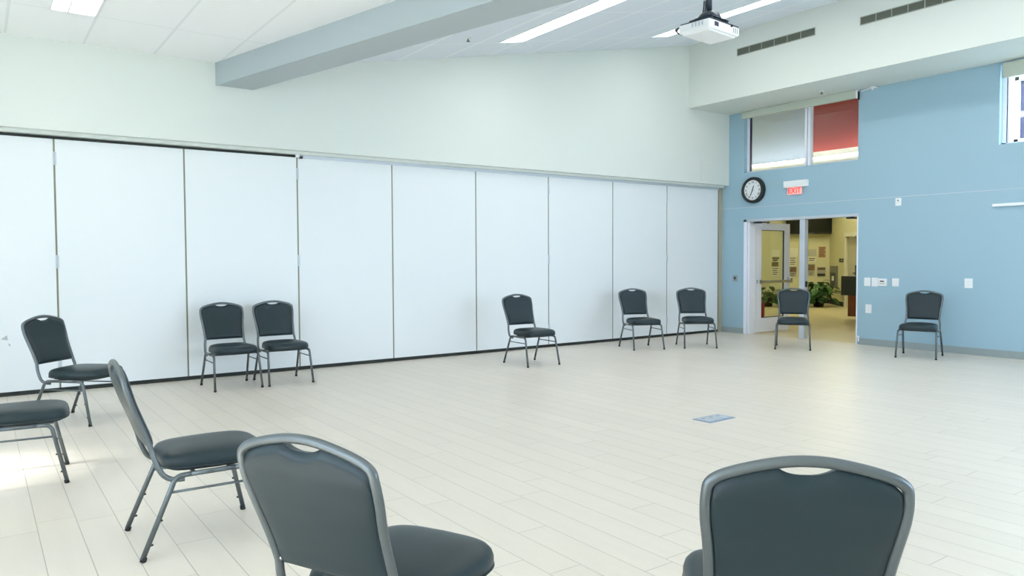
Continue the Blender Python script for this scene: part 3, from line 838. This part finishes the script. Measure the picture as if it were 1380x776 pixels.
# plants
def plant(loc, w, h, seed, label, n):
    rnd = random.Random(seed)
    t = thing('potted_plant', label, 'plant', loc)
    MB().lathe([(0.001, 0), (0.13, 0), (0.17, 0.24), (0.18, 0.25), (0.18, 0.27), (0.155, 0.27), (0.15, 0.235), (0.001, 0.235)], seg=24).build('pot', M['pot'], t)
    MB().lathe([(0.0005, 0.237), (0.15, 0.237)], seg=20).build('soil', M['soil'], t)
    lf = MB(); st = MB()
    for i in range(n):
        a = rnd.uniform(0, 2 * PI); rad = w / 2 * math.sqrt(rnd.uniform(0.03, 1)); z = rnd.uniform(0.28, 1) * h * (1.0 - 0.35 * (rad / (w / 2)) ** 2)
        tip = Vector((math.cos(a) * rad, math.sin(a) * rad, z))
        base = Vector((math.cos(a) * 0.05, math.sin(a) * 0.05, 0.235))
        mid = base.lerp(tip, 0.55) + Vector((0, 0, 0.12))
        st.tube(catmull([base, mid, tip], 4), 0.004, 5, caps=False)
        d = Vector((math.cos(a), math.sin(a), rnd.uniform(-0.9, 0.3))).normalized()
        sd = d.cross(Vector((0, 0, 1))).normalized()
        up = sd.cross(d)
        L_ = rnd.uniform(0.16, 0.27); w_ = L_ * rnd.uniform(0.36, 0.5)
        rows = []
        for k in range(7):
            u = k / 6; ww = w_ * math.sin(PI * min(1, u * 0.97 + 0.03)) ** 0.8 * (1 - 0.25 * u)
            c = tip + d * (L_ * u) + up * (-0.25 * L_ * u * u)
            rows.append((c - sd * ww + up * ww * .25, c, c + sd * ww + up * ww * .25))
        vs = [p for r in rows for p in r]; fs = []
        for k in range(6):
            for q in range(2): fs.append((k * 3 + q, k * 3 + q + 1, k * 3 + q + 4, k * 3 + q + 3))
        lf.add(vs, fs, True)
    st.build('stems', M['leaf'], t); lf.build('foliage', M['leaf'], t, fix=False)
plant((-3.05, 8.12, 0), 0.9, 0.80, 3, 'leafy green potted plant against the lobby wall, right of the door mullion', 95)
plant((-4.05, 7.12, 0), 0.7, 0.62, 5, 'leafy green potted plant partly seen through the open door glass', 60)

# reception desk
t = thing('reception_desk', 'reception desk with dark counter front and brown wood base', 'desk', (-0.06, 4.3, 0))
MB().box(0, 2.4, -0.05, 0.75, 0.56, 0.99, 0.006).build('counter_front', M['counter'], t)
MB().box(0.14, 2.3, 0.0, 0.7, 0.09, 0.56).build('desk_base', M['brown'], t)
MB().box(0.30, 2.2, 0.06, 0.65, 0.0, 0.09).build('plinth', M['pan'], t)

# lobby lights
for k, (x, y) in enumerate([(-3.2, 4.6), (-1.2, 6.4), (-2.2, 8.0)]):
    lab = ['warm lobby ceiling light nearest the left lobby wall', 'warm lobby ceiling light above the reception side', 'warm lobby ceiling light nearest the television'][k]
    t = thing('lobby_light', lab, 'ceiling light', (x, y, 3.9))
    MB().box(-0.6, 0.6, -0.3, 0.3, -0.02, 0.0).build('diffuser', M['lobbylamp'], t)
    MB().box(-0.63, 0.63, -0.33, 0.33, 0.0, 0.06).build('light_housing', M['white'], t)
    for s in (-0.5, 0.5):
        MB().tube([(s, 0, 0.06), (s, 0, LZ - 3.9)], 0.006, 6).build('hanger', M['white'], t)

# courtyard seen through the right-hand clerestory window
struct('ground_outside', MB().box(-30, 40, -45, YN - 0.2, -0.3, -0.15).box(XR + 0.2, 40, YN - 0.2, 30, -0.3, -0.15).box(3.55, XR + 0.2, 0.25, 30, -0.3, -0.15), M['ground'])
mbs = wall_xz(3.6, 3.8, 3.3, 12.0, -0.15, 4.9, [(3.62, 4.02, 3.0, 4.6), (4.5, 5.6, 3.0, 4.6)])
struct('wall_courtyard', mbs, M['siding'])
for n_, (a, c) in enumerate([(3.62, 4.02), (4.5, 5.6)]):
    e = struct_empty('window_%d' % (3 + n_))
    b = MB(); b.box(a, a + .07, 3.55, 3.66, 3.0, 4.6).box(c - .07, c, 3.55, 3.66, 3.0, 4.6).box(a, c, 3.55, 3.66, 3.0, 3.06).box(a, c, 3.55, 3.66, 4.53, 4.6).box(a, c, 3.55, 3.66, 3.42, 3.50)
    b.build('window_frame', M['white'], e)
    MB().box(a + .05, c - .05, 3.63, 3.64, 3.04, 4.56).build('pane', M['lens'], e)
b = MB()
for k in range(22): b.box(4.06, 4.5, 3.585, 3.6, 2.6 + k * 0.1, 2.6 + k * 0.1 + 0.012)
struct('trim_6', b, M['grey'])

# window walls out of view (daylight comes in here)
def day_window(n, a, c, z0, z1, side):
    e = struct_empty('window_%d' % n)
    d0, d1, w = 0.06, 0.14, 0.05
    def bx(mb, x0, x1, q0, q1, za, zb):
        if side == 'near': mb.box(x0, x1, YN - q1, YN - q0, za, zb)
        else: mb.box(XR + q0, XR + q1, x0, x1, za, zb)
    b = MB()
    for r in ((a, a + w, z0, z1), (c - w, c, z0, z1), (a + w, c - w, z0, z0 + w), (a + w, c - w, z1 - w, z1),
              ((a + c) / 2 - .025, (a + c) / 2 + .025, z0 + w, z1 - w), (a + w, c - w, 2.0, 2.05)):
        bx(b, r[0], r[1], d0, d1, r[2], r[3])
    b.build('window_frame', M['doorwhite'], e)
    b = MB(); bx(b, a + w, c - w, 0.097, 0.103, z0 + w, z1 - w); b.build('pane', M['glass'], e)
    l = bpy.data.lights.new('portal', 'AREA'); l.shape = 'RECTANGLE'; l.size = c - a; l.size_y = z1 - z0
    l.cycles.is_portal = True
    lo = bpy.data.objects.new('daylight_portal', l); COL.objects.link(lo)
    if side == 'near':
        lo.location = ((a + c) / 2, YN - 0.16, (z0 + z1) / 2); lo.rotation_euler = (math.radians(90), 0, 0)
    else:
        lo.location = (XR + 0.16, (a + c) / 2, (z0 + z1) / 2); lo.rotation_euler = (math.radians(90), 0, math.radians(90))
for n_, r_ in enumerate(WW): day_window(5 + n_, *r_, 'near')
for n_, r_ in enumerate(FILL_WIN): day_window(9 + n_, *r_, 'behind')

# ------------------------------------------------------------------ chairs
HW = [(0.30, .222), (0.43, .219), (0.52, .211), (0.60, .212), (0.68, .219), (0.76, .230), (0.82, .233), (0.85, .226), (0.875, .208), (0.90, .15), (0.926, .0)]
YB = [(0.36, -.19), (0.37, -.226), (0.42, -.262), (0.52, -.292), (0.57, -.309), (0.72, -.366), (0.82, -.397), (0.93, -.416)]
def make_chair():
    t = thing('banquet_chair', 'x', 'chair')
    fm, vm = M['frame'], M['vinyl']
    # ---- seat cushion
    def outline(ins, n=56):
        pts = []
        y0, y1 = -0.232 + ins, 0.245 - ins
        for k in range(n):
            th = 2 * PI * k / n
            c, s = math.cos(th), math.sin(th)
            e = 2 / 5.0
            px = abs(c) ** e * (1 if c > 0 else -1); py = abs(s) ** e * (1 if s > 0 else -1)
            y = (y0 + y1) / 2 + py * (y1 - y0) / 2
            hw = (0.228 if y > 0 else 0.228 - 0.022 * min(1, -y / 0.23)) - ins
            y += 0.018 * (1 - (px) ** 2) * (1 if py > 0 else 0) * max(0, py)
            pts.append((px * hw, y))
        return pts
    rings = [(0.02, .392), (0.004, .396), (-0.003, .412), (-0.003, .432), (0.002, .449), (0.012, .461), (0.03, .469), (0.06, .476), (0.10, .481), (0.15, .484), (0.20, .485)]
    b = MB(); n = 56; vs = []; fs = []
    for ins, z in rings: vs += [(x, y, z) for x, y in outline(ins, n)]
    for i in range(len(rings) - 1):
        for k in range(n):
            fs.append((i * n + k, i * n + (k + 1) % n, (i + 1) * n + (k + 1) % n, (i + 1) * n + k))
    fs.append(list(range(n))[::-1]); fs.append([(len(rings) - 1) * n + k for k in range(n)])
    b.add(vs, fs, True); seat = b.build('seat', vm, t)
    # welt round the lower edge
    ol = [(x, y, 0.404) for x, y in outline(-0.002, 56)]
    MB().tube(ol + [ol[0]], 0.004, 6, caps=False).build('welt', vm, seat)
    MB().prism(outline(0.03, 28), 0.383, 0.393).build('seat_pan', M['pan'], t)
    # ---- side frames, legs
    for s in (1, -1):
        MB().tube([(s * .236, -.12, .377), (s * .236, .085, .377)], .0125, 12).build('side_rail', fm, t)
        for (fy, ky, ry, sgn) in ((-.343, -.188, -.12, 1), (.244, .165, .085, -1)):
            path = smooth_path([(s * .251, fy, .012), (s * .237, ky, .375), (s * .236, ry, .377)], .07, 8)
            lg = MB().tube(path, .0125, 12).build('leg', fm, t)
            d = (Vector((s * .237, ky, .375)) - Vector((s * .251, fy, 0))).normalized()
            p = Vector((s * .251, fy, 0.0))
            MB().tube([p, p + d * .022], .0145, 12).build('foot_cap', M['rubber'], lg)
            for q in (.075, .19):
                c = p + d * q
                MB().tube([c, c + Vector((0, sgn * .019, .003))], .005, 8).build('stacking_bumper', M['rubber'], lg)
        MB().tube([(s * .240, -.218, .302), (s * .240, .185, .302)], .0065, 8).build('stretcher', fm, t)
    for y in (-.10, .07):
        MB().tube([(-.236, y, .374), (.236, y, .374)], .009, 8).build('cross_bar', fm, t)
    # ---- back frame: one bent tube from rail to rail over the crest
    half = [(.230, -.15, .356), (.229, -.200, .360), (.226, -.238, .382), (.222, -.262, .422), (.218, -.279, .47)]
    for z in (.52, .58, .64, .70, .76, .80, .83):
        half.append((interp(HW, z) + 0.0, interp(YB, z), z))
    half += [(.226, interp(YB, .853), .853), (.207, interp(YB, .870), .870), (.172, interp(YB, .884), .884), (.115, interp(YB, .899), .899), (.055, interp(YB, .910), .910)]
    full = half + [(0, interp(YB, .9135), .9135)] + [(-x, y, z) for x, y, z in half[::-1]]
    MB().tube(catmull(full, 5), .0125, 12, r2=.0135).build('back_frame', fm, t)
    # ---- padded back (front cushion, rear shell)
    FT = [(0.0, .9135), (.055, .910), (.115, .899), (.172, .884), (.207, .870), (.226, .853), (.231, .825), (.230, .80)]
    arc = [0.0]
    for (xa_, za_), (xb_, zb_) in zip(FT, FT[1:]): arc.append(arc[-1] + math.hypot(xb_ - xa_, zb_ - za_))
    def ftop(u):
        q = abs(u) * arc[-1]
        x_ = interp(list(zip(arc, [p[0] for p in FT])), q); z_ = interp(list(zip(arc, [p[1] for p in FT])), q)
        dip = 0.024 * max(0.0, 1 - (x_ / .070) ** 2) ** 0.75
        return math.copysign(x_, u), z_ - 0.010 - dip
    def pad(front, puff, name):
        NU, NV = 60, 30; vs = []; fs = []
        for j in range(NV + 1):
            v = j / NV
            for i in range(NU + 1):
                u = -1 + 2 * i / NU
                xf, zf = ftop(u)
                z = .512 + v * (zf - .512)
                side = interp(HW, min(z, .80)) - .011
                k3 = v ** 3
                x = side * (u * (1 - k3) + k3 * xf / .230)
                ed = max(0.0, 1 - abs(u) ** 9) ** .5 * max(0.0, 1 - abs(2 * v - 1) ** 14) ** .5
                c_ = 0.006 * (1 - u * u)
                d = (puff * ed + c_ * ed) * (1 if front else -1)
                yy = interp(YB, z)
                vs.append((x, yy + d * .95, z + d * .28))
        for j in range(NV):
            for i in range(NU):
                a = j * (NU + 1) + i
                q = (a, a + 1, a + NU + 2, a + NU + 1)
                fs.append(q if not front else q[::-1])
        bb = MB(); bb.add(vs, fs, True); return bb.build(name, vm, t, fix=False)
    pad(True, .026, 'backrest')
    pad(False, .012, 'back_shell')
    for s in (1, -1):
        MB().tube([(s * .19, -.292, .525), (s * .216, -.296, .525)], .007, 8).build('bolt', M['chrome'], t)
    return t

CH = [('A', 0.843, -9.318, 0.4, 'black vinyl chair, left one of two standing together at the partition'),
      ('B', 0.848, -8.736, -0.6, 'black vinyl chair, right one of two standing together at the partition'),
      ('C', 1.427, -5.569, -3.0, 'black vinyl chair standing alone before the middle of the partition'),
      ('D', 1.052, -3.14, -21.1, 'black vinyl chair at the partition, second from the blue wall corner'),
      ('E', 1.423, -2.307, -35.3, 'black vinyl chair at the partition nearest the blue wall corner'),
      ('F', 2.476, -1.312, -56.9, 'black vinyl chair standing in front of the open lobby door'),
      ('G', 4.155, -0.835, -72.9, 'black vinyl chair standing alone against the blue wall'),
      ('H', 1.83, -10.85, 45.2, 'black vinyl chair farthest left at the partition, turned sideways'),
      ('I', 3.665, -11.397, 85.0, 'black vinyl chair cut off by the left edge, only seat and legs showing'),
      ('J', 5.362, -10.669, 88.8, 'black vinyl chair seen from the side, whole, in the left foreground'),
      ('K', 7.318, -10.553, 115.5, 'black vinyl chair seen from behind at bottom centre left, seat at its right'),
      ('L', 8.106, -9.782, 137.5, 'black vinyl chair seen squarely from behind at bottom right')]
proto = None
for n_, x, y, h, lab in CH:
    rz = math.radians(h - 90)
    if proto is None:
        proto = make_chair(); proto.location = (x, y, 0); proto.rotation_euler = (0, 0, rz)
        tag(proto, lab, 'chair', 'banquet chairs round the hall')
    else:
        c_ = dup(proto, 'banquet_chair', lab, (x, y, 0), rz, 'banquet chairs round the hall')
        if n_ == 'K': c_.scale = (1.02, 1.02, 1.02)
        if n_ == 'L': c_.scale = (0.985, 1.0, 1.019)

# ------------------------------------------------------------------ daylight and view
w = bpy.data.worlds.new('world'); SC.world = w; w.use_nodes = True
bg = w.node_tree.nodes['Background']
bg.inputs[0].default_value = (0.725, 0.84, 1.0, 1); bg.inputs[1].default_value = 10.8
sun = bpy.data.lights.new('sun', 'SUN'); sun.energy = 20.0; sun.angle = math.radians(7); sun.color = (1.0, 0.97, 0.92)
so = bpy.data.objects.new('sun', sun); COL.objects.link(so)
so.rotation_euler = Vector((0.02, 0.82, -0.57)).to_track_quat('-Z', 'Y').to_euler()
SC.view_settings.view_transform = 'Standard'
SC.view_settings.look = 'None'
SC.view_settings.gamma = 1.0
SC.view_settings.exposure = 0.0
SC.view_settings.use_curve_mapping = False
SC.cycles.use_denoising = True
SC.cycles.max_bounces = 10
SC.cycles.diffuse_bounces = 6
SC.cycles.transparent_max_bounces = 12
SC.cycles.sample_clamp_indirect = 8.0
SC.cycles.caustics_reflective = False
SC.cycles.caustics_refractive = False
